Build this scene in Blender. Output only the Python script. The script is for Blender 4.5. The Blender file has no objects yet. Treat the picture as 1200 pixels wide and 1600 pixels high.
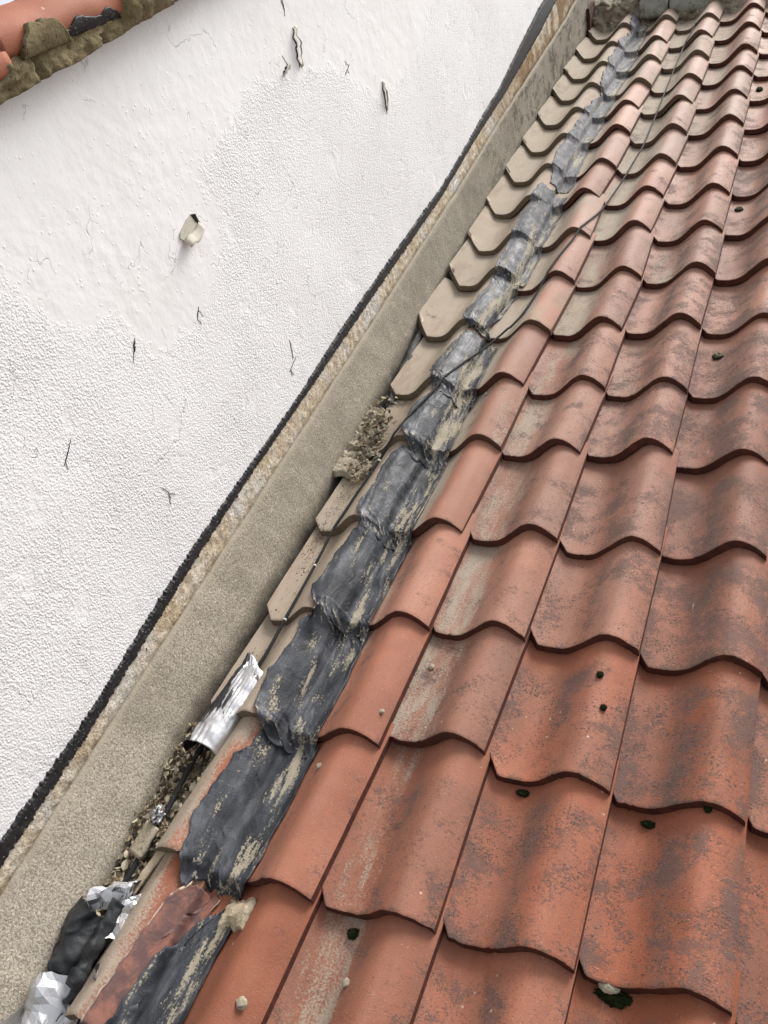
import bpy, bmesh, math, random
import numpy as np
from mathutils import Matrix, Vector, noise
rad = math.radians
scene = bpy.context.scene
COL = scene.collection

# ---------------------------------------------------------------- frame of the roof
# roof-local axes: u = along the courses, v = up the slope, n = out of the roof
PITCH = 40
M = Matrix.Translation((0, 0, 5.0)) @ Matrix.Rotation(rad(PITCH), 4, 'X')

# ---------------------------------------------------------------- camera
cam = bpy.data.objects.new('camera', bpy.data.cameras.new('camera')); COL.objects.link(cam)
Rl = Matrix(((0.9049574, -0.0771076, 0.4184573), (0.3528656, 0.6855606, -0.6367829), (-0.2377771, 0.7239206, 0.6476118)))
cam.matrix_world = M @ (Matrix.Translation((0.62422, -0.40291, 1.30334)) @ Rl.to_4x4())
cam.data.sensor_fit = 'VERTICAL'; cam.data.sensor_height = 36; cam.data.lens = 29.25
cam.data.clip_start = 0.02; cam.data.clip_end = 2000
scene.camera = cam

# ---------------------------------------------------------------- light
SUN_EL, SUN_AZ = 62, 28          # azimuth from the upslope (+Y) direction towards +X
w = bpy.data.worlds.new('World'); scene.world = w; w.use_nodes = True
nt = w.node_tree; bg = nt.nodes['Background']
sky = nt.nodes.new('ShaderNodeTexSky'); sky.sky_type = 'NISHITA'; sky.sun_disc = False
sky.sun_elevation = rad(SUN_EL); sky.sun_rotation = rad(SUN_AZ)
sky.air_density = 1.0; sky.dust_density = 4.0; sky.ozone_density = 1.0
hs = nt.nodes.new('ShaderNodeHueSaturation'); hs.inputs['Saturation'].default_value = 0.28   # overcast
nt.links.new(sky.outputs[0], hs.inputs['Color']); nt.links.new(hs.outputs[0], bg.inputs['Color'])
bg.inputs['Strength'].default_value = 0.13
sun = bpy.data.objects.new('sun', bpy.data.lights.new('sun', 'SUN')); COL.objects.link(sun)
sun.data.energy = 2.1; sun.data.angle = rad(25); sun.data.color = (1.0, 0.965, 0.92)
d = Vector((math.sin(rad(SUN_AZ))*math.cos(rad(SUN_EL)), math.cos(rad(SUN_AZ))*math.cos(rad(SUN_EL)), math.sin(rad(SUN_EL))))
sun.rotation_euler = d.to_track_quat('Z', 'Y').to_euler(); sun.location = (0, 0, 20)
scene.view_settings.view_transform = 'Standard'; scene.view_settings.look = 'None'
scene.view_settings.exposure = 0.88; scene.view_settings.gamma = 1.0
scene.render.engine = 'CYCLES'; scene.cycles.max_bounces = 5
scene.render.resolution_x = 768; scene.render.resolution_y = 1024

# ---------------------------------------------------------------- helpers
random.seed(7)
rng = np.random.RandomState(11)
def tag(o, label=None, cat=None, group=None, kind=None):
    for k, v in (('label', label), ('category', cat), ('group', group), ('kind', kind)):
        if v: o[k] = v
    return o
def link(name, data, parent=None, loc=None, rz=0.0):
    """a new object in roof-local space (loc in u, v, n), or a part under its thing"""
    o = bpy.data.objects.new(name, data); COL.objects.link(o)
    if parent: o.parent = parent
    if loc is None and not parent: loc = (0, 0, 0)
    if loc is not None:
        m = Matrix.Translation(loc) @ Matrix.Rotation(rz, 4, 'Z')
        o.matrix_basis = m if parent else M @ m
    return o
def mesh(name, vs, fs, mats, smooth=True, uvs=None, midx=None, attrs=None):
    me = bpy.data.meshes.new(name); me.from_pydata([tuple(map(float, v)) for v in vs], [], [tuple(int(i) for i in f) for f in fs])
    for m in (mats if isinstance(mats, (list, tuple)) else [mats]): me.materials.append(m)
    if midx is not None: me.polygons.foreach_set('material_index', midx)
    me.polygons.foreach_set('use_smooth', [smooth]*len(me.polygons))
    if uvs is not None:
        uv = me.uv_layers.new(name='UVMap')
        li = np.zeros(len(me.loops), int); me.loops.foreach_get('vertex_index', li)
        uv.data.foreach_set('uv', np.asarray(uvs, float)[li].ravel())
    for k, arr in (attrs or {}).items():
        a = me.attributes.new(k, 'FLOAT', 'POINT'); a.data.foreach_set('value', np.asarray(arr, float))
    me.update(); return me
def grid_faces(ni, nj, off=0, flip=False):
    f = []
    for i in range(ni-1):
        for j in range(nj-1):
            a = off+i*nj+j; q = (a, a+nj, a+nj+1, a+1)
            f.append(q[::-1] if flip else q)
    return f
def fbm(x, y, z=0.0, sc=1.0, o=4):
    return noise.fractal(Vector((x*sc, y*sc, z)), 1.0, 2.0, o)
def solid(o, t, off=-1):
    m = o.modifiers.new('thickness', 'SOLIDIFY'); m.thickness = t; m.offset = off; return o

# ---------------------------------------------------------------- node material kit
class Mat:
    def __init__(s, name, rough=0.8, spec=0.3):
        s.m = bpy.data.materials.new(name); s.m.use_nodes = True; s.t = s.m.node_tree
        s.b = s.t.nodes['Principled BSDF']; s.set('Roughness', rough); s.set('Specular IOR Level', spec)
    def set(s, k, v):
        if hasattr(v, 'links') or isinstance(v, bpy.types.NodeSocket): s.t.links.new(v, s.b.inputs[k])
        else: s.b.inputs[k].default_value = v
    def plug(s, sock, v):
        if isinstance(v, bpy.types.NodeSocket): s.t.links.new(v, sock)
        elif isinstance(v, (tuple, list)) and len(v) == 3 and sock.type == 'RGBA': sock.default_value = (*v, 1)
        else: sock.default_value = v
    def node(s, ty, **kw):
        n = s.t.nodes.new(ty)
        for k, v in kw.items(): setattr(n, k, v)
        return n
    def obj(s): return s.node('ShaderNodeTexCoord').outputs['Object']
    def uv(s): return s.node('ShaderNodeTexCoord').outputs['UV']
    def prop(s, name): return s.node('ShaderNodeAttribute', attribute_type='OBJECT', attribute_name=name).outputs['Fac']
    def vat(s, name): return s.node('ShaderNodeAttribute', attribute_type='GEOMETRY', attribute_name=name).outputs['Fac']
    def math(s, op, a, b=0.0, c=0.0, clamp=False):
        n = s.node('ShaderNodeMath', operation=op, use_clamp=clamp)
        for i, v in enumerate((a, b, c)): s.plug(n.inputs[i], v)
        return n.outputs[0]
    def xyz(s, v):
        n = s.node('ShaderNodeSeparateXYZ'); s.plug(n.inputs[0], v); return n.outputs
    def comb(s, x, y, z=0.0):
        n = s.node('ShaderNodeCombineXYZ')
        for i, v in enumerate((x, y, z)): s.plug(n.inputs[i], v)
        return n.outputs[0]
    def scale(s, v, sc):
        n = s.node('ShaderNodeVectorMath', operation='MULTIPLY'); s.plug(n.inputs[0], v); n.inputs[1].default_value = sc; return n.outputs[0]
    def noise(s, vec, sc, det=4, rough=0.55, dist=0.0):
        n = s.node('ShaderNodeTexNoise'); s.plug(n.inputs['Vector'], vec)
        n.inputs['Scale'].default_value = sc; n.inputs['Detail'].default_value = det
        n.inputs['Roughness'].default_value = rough; n.inputs['Distortion'].default_value = dist
        return n.outputs['Fac']
    def voro(s, vec, sc, feat='F1', out='Distance', rnd=1.0):
        n = s.node('ShaderNodeTexVoronoi', feature=feat); s.plug(n.inputs['Vector'], vec)
        n.inputs['Scale'].default_value = sc; n.inputs['Randomness'].default_value = rnd; return n.outputs[out]
    def ramp(s, v, a, b, lo=0.0, hi=1.0, smooth=True):
        n = s.node('ShaderNodeMapRange', interpolation_type='SMOOTHSTEP' if smooth else 'LINEAR')
        for i, x in enumerate((v, a, b, lo, hi)): s.plug(n.inputs[i], x)
        return n.outputs[0]
    def mix(s, f, a, b, mode='MIX'):
        n = s.node('ShaderNodeMix', data_type='RGBA', blend_type=mode); s.plug(n.inputs['Factor'], f)
        s.plug(n.inputs[6], a); s.plug(n.inputs[7], b); return n.outputs[2]
    def bump(s, h, dist, strength=1.0, prev=None):
        n = s.node('ShaderNodeBump'); s.plug(n.inputs['Height'], h); n.inputs['Distance'].default_value = dist
        s.plug(n.inputs['Strength'], strength)
        if prev is not None: s.plug(n.inputs['Normal'], prev)
        return n.outputs[0]
    def done(s, col=None, normal=None):
        if col is not None: s.plug(s.b.inputs['Base Color'], col)
        if normal is not None: s.plug(s.b.inputs['Normal'], normal)
        return s.m

# ---- clay tile
def clay_material(nose=False):
    m = Mat('clay_nose' if nose else 'clay_tile', 0.78, 0.25)
    x, y, _ = m.xyz(m.uv()); seed = m.prop('seed')
    dust, lich, pale = m.prop('dust'), m.prop('lichen'), m.prop('pale')
    p = m.comb(m.math('ADD', m.math('MULTIPLY', x, 0.21), m.math('MULTIPLY', seed, 3.7)), m.math('ADD', y, m.math('MULTIPLY', seed, 5.3)), seed)
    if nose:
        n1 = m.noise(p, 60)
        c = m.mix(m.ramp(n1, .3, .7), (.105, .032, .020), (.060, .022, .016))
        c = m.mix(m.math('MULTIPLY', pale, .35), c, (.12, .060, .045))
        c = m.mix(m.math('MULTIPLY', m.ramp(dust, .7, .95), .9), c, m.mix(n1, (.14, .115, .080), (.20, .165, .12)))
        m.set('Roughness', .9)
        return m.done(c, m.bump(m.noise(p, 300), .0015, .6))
    ps = m.scale(p, (1.0, 0.22, 1.0))                       # stretched up the slope: water streaks
    base = m.mix(m.ramp(m.noise(p, 9, 3), .3, .7), (.285, .088, .042), (.375, .124, .064))
    base = m.mix(m.math('MULTIPLY', m.ramp(m.noise(ps, 24, 3), .45, .75), .5), base, (.40, .152, .092))
    base = m.mix(m.math('MULTIPLY', pale, m.ramp(m.noise(ps, 12, 4), .25, .72, .55, 1.0)), base, (.47, .315, .245))
    base = m.mix(1.0, base, m.comb(m.prop('tone'), m.prop('tone'), m.prop('tone')), 'MULTIPLY')
    # grey weathering along the flanks of the roll and the pan
    flank = m.math('ADD', m.ramp(m.math('ABSOLUTE', m.math('SUBTRACT', x, .50)), 0.0, .15, 1, 0), m.ramp(x, .86, 1.0, 0, .8))
    flank = m.math('ADD', flank, m.ramp(x, .16, .0, 0, .7))
    fresh = m.ramp(y, .215, .268, 1, .12)                    # kept clean just below the tile above
    gm = m.math('MULTIPLY', m.math('MULTIPLY', m.ramp(m.math('ADD', m.math('MULTIPLY', m.noise(ps, 15, 5, .65), .62), m.math('MULTIPLY', m.noise(p, 120, 7, .78), .38)), .40, .60), m.math('ADD', m.math('MULTIPLY', flank, .50), .42)), m.math('MULTIPLY', fresh, m.math('ADD', m.math('MULTIPLY', lich, .95), .10)), clamp=True)
    base = m.mix(m.math('MULTIPLY', gm, .88), base, m.mix(m.noise(p, 40, 3), (.105, .074, .062), (.170, .120, .100)))
    # beige silt in the pan
    pan = m.ramp(m.math('ABSOLUTE', m.math('SUBTRACT', x, .24)), .10, m.ramp(dust, .3, 1.0, .30, .62, False), 1, 0)
    dm = m.math('ADD', m.math('MULTIPLY', pan, dust), m.math('MULTIPLY', m.ramp(dust, .6, 1.0), .62))
    n2 = m.math('ADD', m.math('MULTIPLY', m.noise(ps, 40, 6, .65), .55), m.math('MULTIPLY', m.noise(p, 230, 3), .45))
    dm = m.math('MULTIPLY', m.ramp(m.math('ADD', m.math('ADD', n2, m.math('MULTIPLY', m.math('SUBTRACT', m.noise(ps, 13, 3), .5), .55)), m.math('MULTIPLY', dm, .50)), .66, .86), m.math('ADD', m.math('MULTIPLY', m.ramp(dust, .0, .5), .85), 0.0), clamp=True)
    base = m.mix(dm, base, m.mix(m.math('MULTIPLY', m.ramp(m.noise(ps, 22, 5, .7), .50, .66), .55), m.mix(m.noise(p, 30, 5, .65), (.30, .262, .198), (.43, .385, .310)), m.mix(m.noise(p, 50, 3), (.17, .145, .105), (.33, .235, .18))))
    # dark lichen crust: fine ragged specks gathered in patches
    sp = m.math('ADD', m.math('MULTIPLY', m.noise(p, 130, 6, .7, .8), .42), m.math('MULTIPLY', m.noise(p, 300, 4, .75), .58)); patch = m.noise(p, 15, 4, .6)
    lm = m.math('ADD', sp, m.math('MULTIPLY', m.math('SUBTRACT', m.math('ADD', patch, m.math('MULTIPLY', flank, .07)), .5), .95))
    lm = m.math('ADD', lm, m.math('MULTIPLY', m.math('SUBTRACT', lich, 1.0), .22))
    lm = m.math('MULTIPLY', m.ramp(lm, .475, .60), m.math('MULTIPLY', fresh, .74))
    base = m.mix(lm, base, m.mix(m.noise(p, 90, 3), (.085, .052, .045), (.150, .108, .095)))
    sp2 = m.math('MULTIPLY', m.ramp(m.math('ADD', m.noise(p, 240, 4, .7), m.math('MULTIPLY', m.math('SUBTRACT', m.noise(p, 22, 3), .5), .35)), .575, .64), m.math('MULTIPLY', m.ramp(lich, .05, .8), m.math('MULTIPLY', m.math('ADD', fresh, .15), .72)))
    base = m.mix(sp2, base, (.060, .042, .036))
    # pale crusts and chips
    v = m.voro(p, 34); vm = m.math('MULTIPLY', m.ramp(m.math('ADD', v, m.math('MULTIPLY', m.noise(p, 260, 3), .12)), .135, .115), m.ramp(m.noise(p, 6.5, 1), .55, .60))
    base = m.mix(m.math('MULTIPLY', vm, .75), base, (.52, .44, .34))
    st = m.math('MULTIPLY', m.ramp(m.noise(m.scale(p, (1, .16, 1)), 55, 5, .7), .66, .72), m.math('MULTIPLY', m.ramp(m.math('ABSOLUTE', m.math('SUBTRACT', x, .3)), .05, .16, 1, 0), .65))
    base = m.mix(st, base, (.50, .43, .34))
    # salt specks
    base = m.mix(m.math('MULTIPLY', m.ramp(m.noise(p, 420, 2, .5), .69, .74), .5), base, (.66, .50, .42))
    # green-black line of algae in the very bottom of the pan at the lip
    am = m.math('MULTIPLY', m.ramp(y, .012, .0), m.math('MULTIPLY', m.ramp(m.noise(p, 60, 4), .45, .65), .6))
    base = m.mix(am, base, (.10, .075, .055))
    hgt = m.math('ADD', m.math('MULTIPLY', m.noise(p, 330, 5, .7), .7), m.math('ADD', m.math('MULTIPLY', lm, .35), m.math('MULTIPLY', dm, .4)))
    b = m.bump(hgt, .0018, .75)
    b = m.bump(m.noise(ps, 30, 3), .003, .35, b)
    m.set('Roughness', m.math('ADD', .66, m.math('MULTIPLY', m.math('MAXIMUM', dm, lm), .25)))
    return m.done(base, b)
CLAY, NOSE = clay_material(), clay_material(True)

def rough_mat(name, cols, sc, bsc, bd, rough=.9, bstr=.8, extra=None):
    m = Mat(name, rough, .2); p = m.obj()
    c = m.mix(m.ramp(m.noise(p, sc, 5, .6), .3, .7), cols[0], cols[1])
    if len(cols) > 2: c = m.mix(m.ramp(m.noise(p, sc*5, 5, .7), .56, .66), c, cols[2])
    if len(cols) > 3: c = m.mix(m.ramp(m.noise(p, sc*12, 3, .6), .64, .70), c, cols[3])
    return m.done(c, m.bump(m.noise(p, bsc, 6, .65), bd, bstr))

# ---- white roughcast wall with smooth painted patch
def wall_material():
    m = Mat('white_render', .75, .25); p = m.obj(); sm = m.vat('smooth')
    jag = m.noise(p, 28, 5, .65)
    sm = m.ramp(m.math('ADD', sm, m.math('MULTIPLY', m.math('SUBTRACT', jag, .5), 1.5)), .36, .64)
    rc = m.math('ADD', m.math('MULTIPLY', m.noise(p, 150, 6, .68), .75), m.math('ADD', m.math('MULTIPLY', m.ramp(m.voro(p, 210), .0, .75, 1, 0), .28), m.math('MULTIPLY', m.noise(p, 45, 4), .45)))
    soft = m.math('ADD', m.math('MULTIPLY', m.noise(p, 26, 3), .5), m.math('MULTIPLY', m.ramp(m.voro(p, 58), .04, .20, 1, 0), .16))
    islands = m.ramp(m.noise(p, 11, 3), .60, .70)
    k = m.math('MAXIMUM', sm, m.math('MULTIPLY', islands, .6))
    h = m.math('ADD', m.math('MULTIPLY', rc, m.math('SUBTRACT', 1, k)), m.math('MULTIPLY', soft, k))
    h = m.math('ADD', h, m.math('MULTIPLY', sm, .22))
    c = m.mix(m.noise(p, 5, 4), (.84, .84, .84), (.89, .89, .885))
    c = m.mix(m.math('MULTIPLY', sm, m.ramp(m.noise(p, 3.5, 3), .4, .7, .2, .7)), c, (.86, .84, .815))
    # dark pits
    pit = m.math('MULTIPLY', m.ramp(m.noise(p, 190, 4, .65), .36, .29), m.math('SUBTRACT', 1, m.math('MULTIPLY', k, .45)))
    c = m.mix(m.math('MULTIPLY', pit, .45), c, (.42, .41, .40))
    grime = m.math('MULTIPLY', m.ramp(m.noise(p, 80, 5, .75), .60, .68), m.ramp(m.noise(p, 4.2, 2), .50, .62))
    c = m.mix(m.math('MULTIPLY', grime, .30), c, (.50, .46, .43))
    Z_ = m.xyz(p)[2]; c = m.mix(m.math('MULTIPLY', m.ramp(Z_, .32, .16), m.ramp(m.noise(m.scale(p, (1, 1, .35)), 30, 5, .7), .50, .75, 0, .35)), c, (.42, .38, .32))
    # hairline cracks in the paint
    w1 = m.node('ShaderNodeTexNoise'); m.plug(w1.inputs['Vector'], p); w1.inputs['Scale'].default_value = 30
    vv = m.node('ShaderNodeVectorMath', operation='MULTIPLY_ADD'); m.plug(vv.inputs[0], w1.outputs['Color']); vv.inputs[1].default_value = (.05,)*3; m.plug(vv.inputs[2], p)
    cr = m.ramp(m.voro(vv.outputs[0], 9, 'DISTANCE_TO_EDGE'), .012, .004)
    cr = m.math('MULTIPLY', cr, m.ramp(m.noise(p, 13, 2), .57, .63))
    c = m.mix(m.math('MULTIPLY', cr, .34), c, (.25, .24, .23))
    b = m.bump(h, .0060, m.ramp(m.noise(p, 7, 3), .3, .7, .45, .85))
    b = m.bump(m.math('SUBTRACT', 1, cr), .002, .5, b)
    return m.done(c, b)
WALL = wall_material()

def tar_mat():
    m = Mat('tar', .55, .35); p = m.obj()
    c = m.mix(m.ramp(m.noise(p, 90, 5), .3, .75), (.008, .008, .009), (.028, .028, .029))
    c = m.mix(m.ramp(m.noise(p, 260, 3, .6), .66, .71), c, (.62, .62, .61))       # grains of white render poking through
    return m.done(c, m.bump(m.noise(p, 200, 4), .0012, .5))
TAR = tar_mat()
def bare_mat():
    m = Mat('bare_render', .9, .15); p = m.obj(); z = m.xyz(p)[1]
    c = m.mix(m.ramp(m.noise(p, 14, 4), .35, .65), (.62, .51, .35), (.76, .69, .57))
    c = m.mix(m.ramp(m.noise(p, 6, 3), .50, .62), c, (.74, .71, .64))
    c = m.mix(m.math('MULTIPLY', m.ramp(z, 2.6, 3.6), m.ramp(m.noise(p, 9, 3), .35, .6)), c, (.27, .18, .09))
    c = m.mix(m.math('MULTIPLY', m.ramp(m.noise(p, 160, 4, .7), .52, .42), .55), c, (.30, .20, .11))
    c = m.mix(m.ramp(m.noise(p, 60, 4, .7), .66, .70), c, (.035, .033, .03))
    return m.done(c, m.bump(m.math('ADD', m.noise(p, 190, 5, .7), m.noise(p, 60, 3)), .006, .9))
BARE = bare_mat()
def fillet_mat():
    m = Mat('cement_fillet', .92, .15); p = m.obj(); X, Y, Z = m.xyz(p)
    h = m.vat('height')                                   # 0 at the roof, 1 at the top lip
    g = m.noise(p, 230, 5, .68)
    c = m.mix(m.ramp(Y, .1, 2.6), (.385, .345, .275), (.315, .295, .245))
    c = m.mix(m.math('MULTIPLY', m.ramp(m.noise(p, 7, 4), .4, .7), .5), c, (.25, .228, .185))
    c = m.mix(m.math('MULTIPLY', m.ramp(g, .53, .43), .68), c, (.165, .13, .092))
    c = m.mix(m.math('MULTIPLY', m.ramp(m.noise(p, 300, 3), .56, .66), .75), c, (.66, .57, .45))
    c = m.mix(m.math('MULTIPLY', m.ramp(m.noise(p, 3.2, 5, .65), .45, .68), .40), c, (.20, .175, .135))
    sc_ = m.math('MULTIPLY', m.ramp(m.voro(p, 7.5), .11, .05), m.ramp(m.noise(p, 45, 4), .42, .55)); c = m.mix(m.math('MULTIPLY', sc_, .55), c, (.50, .42, .36))
    # black mould low down and all over the top end
    mo = m.math('ADD', m.ramp(m.math('ADD', h, m.math('MULTIPLY', m.noise(p, 16, 5, .7), .35)), .56, .30), m.math('MULTIPLY', m.ramp(Y, 2.0, 3.4), m.ramp(m.noise(m.scale(p, (1, .6, 1)), 16, 6, .75), .50, .60)))
    c = m.mix(m.math('MULTIPLY', mo, .72, clamp=True), c, (.075, .065, .05))
    lip = m.ramp(h, .955, .985)
    c = m.mix(m.math('MULTIPLY', lip, .8), c, m.mix(m.noise(p, 30, 3), (.30, .26, .20), (.42, .37, .29)))
    b = m.bump(g, .003, m.math('SUBTRACT', 1, m.math('MULTIPLY', lip, .85)) if False else .8)
    return m.done(c, m.bump(m.noise(p, 60, 4), .004, .35, b))
FILLET = fillet_mat()
DIRT = rough_mat('gutter_dirt', [(.10, .080, .055), (.20, .165, .115), (.035, .028, .02)], 30, 160, .006)
MORTAR = rough_mat('mortar', [(.33, .28, .20), (.44, .385, .29), (.17, .14, .10)], 18, 160, .005)
SANDY = rough_mat('sandy_mortar', [(.42, .345, .235), (.52, .44, .32), (.30, .24, .16)], 40, 260, .003)
VERGE = rough_mat('verge_mortar', [(.150, .118, .058), (.250, .205, .115), (.075, .060, .032), (.34, .30, .2)], 22, 130, .007)
RIDGEM = rough_mat('ridge_mortar', [(.22, .19, .14), (.36, .32, .25), (.06, .05, .035), (.20, .17, .07)], 16, 110, .008)
RIDGET = rough_mat('lichened_ridge', [(.25, .26, .22), (.34, .345, .30), (.14, .13, .095)], 14, 150, .003)
BOARD = rough_mat('old_board', [(.05, .025, .018), (.10, .045, .03)], 30, 120, .003)
DECKM = rough_mat('roof_felt', [(.018, .016, .014), (.035, .03, .026)], 20, 90, .002)
GROUNDM = rough_mat('ground_mat', [(.10, .10, .09), (.16, .15, .13)], .5, 8, .02)
SLATE = rough_mat('slate_sliver', [(.40, .33, .23), (.50, .42, .31)], 26, 180, .002)
def plain(name, col, rough=.6, spec=.4, metal=0, bsc=200, bd=.001, var=.35):
    m = Mat(name, rough, spec); m.set('Metallic', metal); p = m.obj()
    c = m.mix(m.noise(p, 60, 4), tuple(x*(1-var) for x in col), tuple(min(1, x*(1+var)) for x in col))
    return m.done(c, m.bump(m.noise(p, bsc, 4), bd, .6))
GAP = plain('crack_dark', (.02, .017, .014), .95, .1)
PAINTFLAKE = plain('paint_flake', (.58, .54, .46), .9, .1, var=.12)
def cable_mat():
    m = Mat('cable_sheath', .78, .2); p = m.obj(); y = m.xyz(p)[1]
    c = m.mix(m.ramp(y, .9, 2.4), (.020, .020, .021), (.035, .033, .032))
    c = m.mix(m.ramp(m.noise(p, 160, 4), .60, .70), c, (.10, .09, .08))
    return m.done(c, m.bump(m.noise(p, 240), .001, .5))
CABLE = cable_mat()

def tape_mat():
    m = Mat('bitumen_tape', .5, .30); p = m.obj(); y = m.xyz(p)[1]
    x = m.vat('across')
    ps = m.scale(p, (1.0, .3, 1.0))
    c = m.mix(m.ramp(m.noise(ps, 30, 4), .3, .7), (.014, .016, .020), (.062, .067, .077))
    c2 = m.mix(m.ramp(m.noise(ps, 26, 5, .6), .3, .7), (.085, .089, .098), (.185, .185, .190))
    c = m.mix(m.ramp(m.math('ADD', y, m.math('MULTIPLY', m.noise(p, 9, 3), .9)), 2.1, 3.5), c, c2)
    # worn grey skin
    c = m.mix(m.math('MULTIPLY', m.ramp(m.noise(ps, 30, 5, .65), .50, .68), .50), c, (.115, .12, .13))
    # sand and silt caught on the right-hand half
    n = m.math('ADD', m.math('MULTIPLY', m.noise(m.scale(p, (1, .17, 1)), 46, 6, .68), .74), m.math('MULTIPLY', m.noise(p, 230, 3), .26))
    band = m.math('SUBTRACT', m.ramp(x, .42, .66), m.ramp(x, .86, .97, 0, .75))
    mid = m.math('MULTIPLY', m.ramp(y, .95, 1.25), m.ramp(y, 1.75, 1.6))
    dm = m.ramp(m.math('ADD', n, m.math('ADD', m.math('MULTIPLY', band, .070), m.math('MULTIPLY', m.math('MULTIPLY', mid, band), .045))), .560, .630)
    c = m.mix(m.math('MULTIPLY', dm, .85), c, m.mix(m.noise(p, 120, 3), (.30, .26, .185), (.44, .395, .30)))
    # pale frayed creases
    cr = m.vat('crease')
    c = m.mix(m.math('MULTIPLY', m.ramp(m.math('ADD', cr, m.math('MULTIPLY', m.math('SUBTRACT', m.noise(p, 160, 3), .5), .8)), .62, .86), .75), c, (.42, .38, .30))
    m.set('Roughness', m.math('ADD', m.ramp(m.noise(p, 34, 3), .3, .7, .40, .62), m.math('MAXIMUM', m.math('MULTIPLY', dm, .3), m.ramp(y, 1.8, 2.6, 0, .26))))
    b = m.bump(m.noise(ps, 60, 5, .6, 1.2), .004, .5)
    return m.done(c, m.bump(m.math('ADD', m.noise(p, 330, 3), dm), .0012, .6, b))
TAPE = tape_mat()
def film_mat():
    m = Mat('tape_residue', .6, .3); p = m.obj(); x = m.vat('across')
    c = m.mix(m.ramp(m.noise(p, 30, 5, .6), .4, .62), (.115, .062, .056), (.24, .105, .075))
    e = m.ramp(m.math('ABSOLUTE', m.math('SUBTRACT', x, .5)), .455, .49)
    c = m.mix(m.math('MULTIPLY', e, m.ramp(m.noise(p, 50, 3), .4, .6)), c, (.44, .38, .29))
    return m.done(c, m.bump(m.noise(p, 180, 4), .001, .6))
FILM = film_mat()
def foil_mat(name, black=.0):
    m = Mat(name, .32, .5); p = m.obj(); x = m.vat('across')
    k = m.math('ADD', m.noise(m.scale(p, (1.0, .16, 1.0)), 75, 5, .65, .6), m.math('MULTIPLY', m.math('SUBTRACT', .62, x), black))
    mk = m.ramp(k, .56, .60)
    c = m.mix(mk, (.60, .60, .61), (.018, .018, .020)); m.set('Metallic', m.math('SUBTRACT', .92, m.math('MULTIPLY', mk, .92)))
    m.set('Roughness', m.math('ADD', .38, m.math('MULTIPLY', m.noise(p, 60), .25)))
    return m.done(c, m.bump(m.noise(m.scale(p, (1, .4, 1)), 60, 5, .6, .5), .0035, .5))
FOIL = foil_mat('foil_streaked', .55); FOIL2 = foil_mat('foil_bright', -.3)
RUBBER = plain('black_rubber', (.025, .027, .029), .5, .4, bsc=90, bd=.003)
def moss_mat():
    m = Mat('moss', .95, .1); p = m.obj(); tip = m.vat('tip')
    c = m.mix(m.noise(p, 400, 3), (.010, .016, .006), (.036, .044, .014))
    c = m.mix(m.math('MULTIPLY', tip, m.prop('frost')), c, (.50, .46, .34))
    return m.done(c, m.bump(m.noise(p, 700, 3), .003, 1.0))
MOSS = moss_mat()

# ---------------------------------------------------------------- tile geometry
G, W, TH, STEP = 0.28293, 0.21, 0.0185, 0.0210
PX = np.array([-.24, -.16, -.08, 0., .10, .18, .26, .34, .42, .50, .58, .65, .71, .78, .86, .93, 1.0])
PN = np.array([.008, .000, -.012, -.0215, -.0275, -.0290, -.0292, -.0250, -.0140, .0020, .0180, .0300, .0360, .0355, .0275, .0145, -.001])
def cubic(xs, ys, x):
    m = np.gradient(ys, xs); x = np.clip(x, xs[0], xs[-1]); i = np.clip(np.searchsorted(xs, x)-1, 0, len(xs)-2)
    h = xs[i+1]-xs[i]; t = (x-xs[i])/h
    return (2*t**3-3*t**2+1)*ys[i]+(t**3-2*t**2+t)*h*m[i]+(-2*t**3+3*t**2)*ys[i+1]+(t**3-t**2)*h*m[i+1]
prof = lambda s: cubic(PX, PN, np.asarray(s, float))
LEN = G+.072
def clip_v(s, cut):                                  # sawn lower-left corner
    return np.clip((.07-s)/.31, 0, 1)*.100 if cut < -.2 else (np.clip((cut+.14-s)/.14, 0, 1)*.038 if cut < .2 else 0.0*s)
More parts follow.
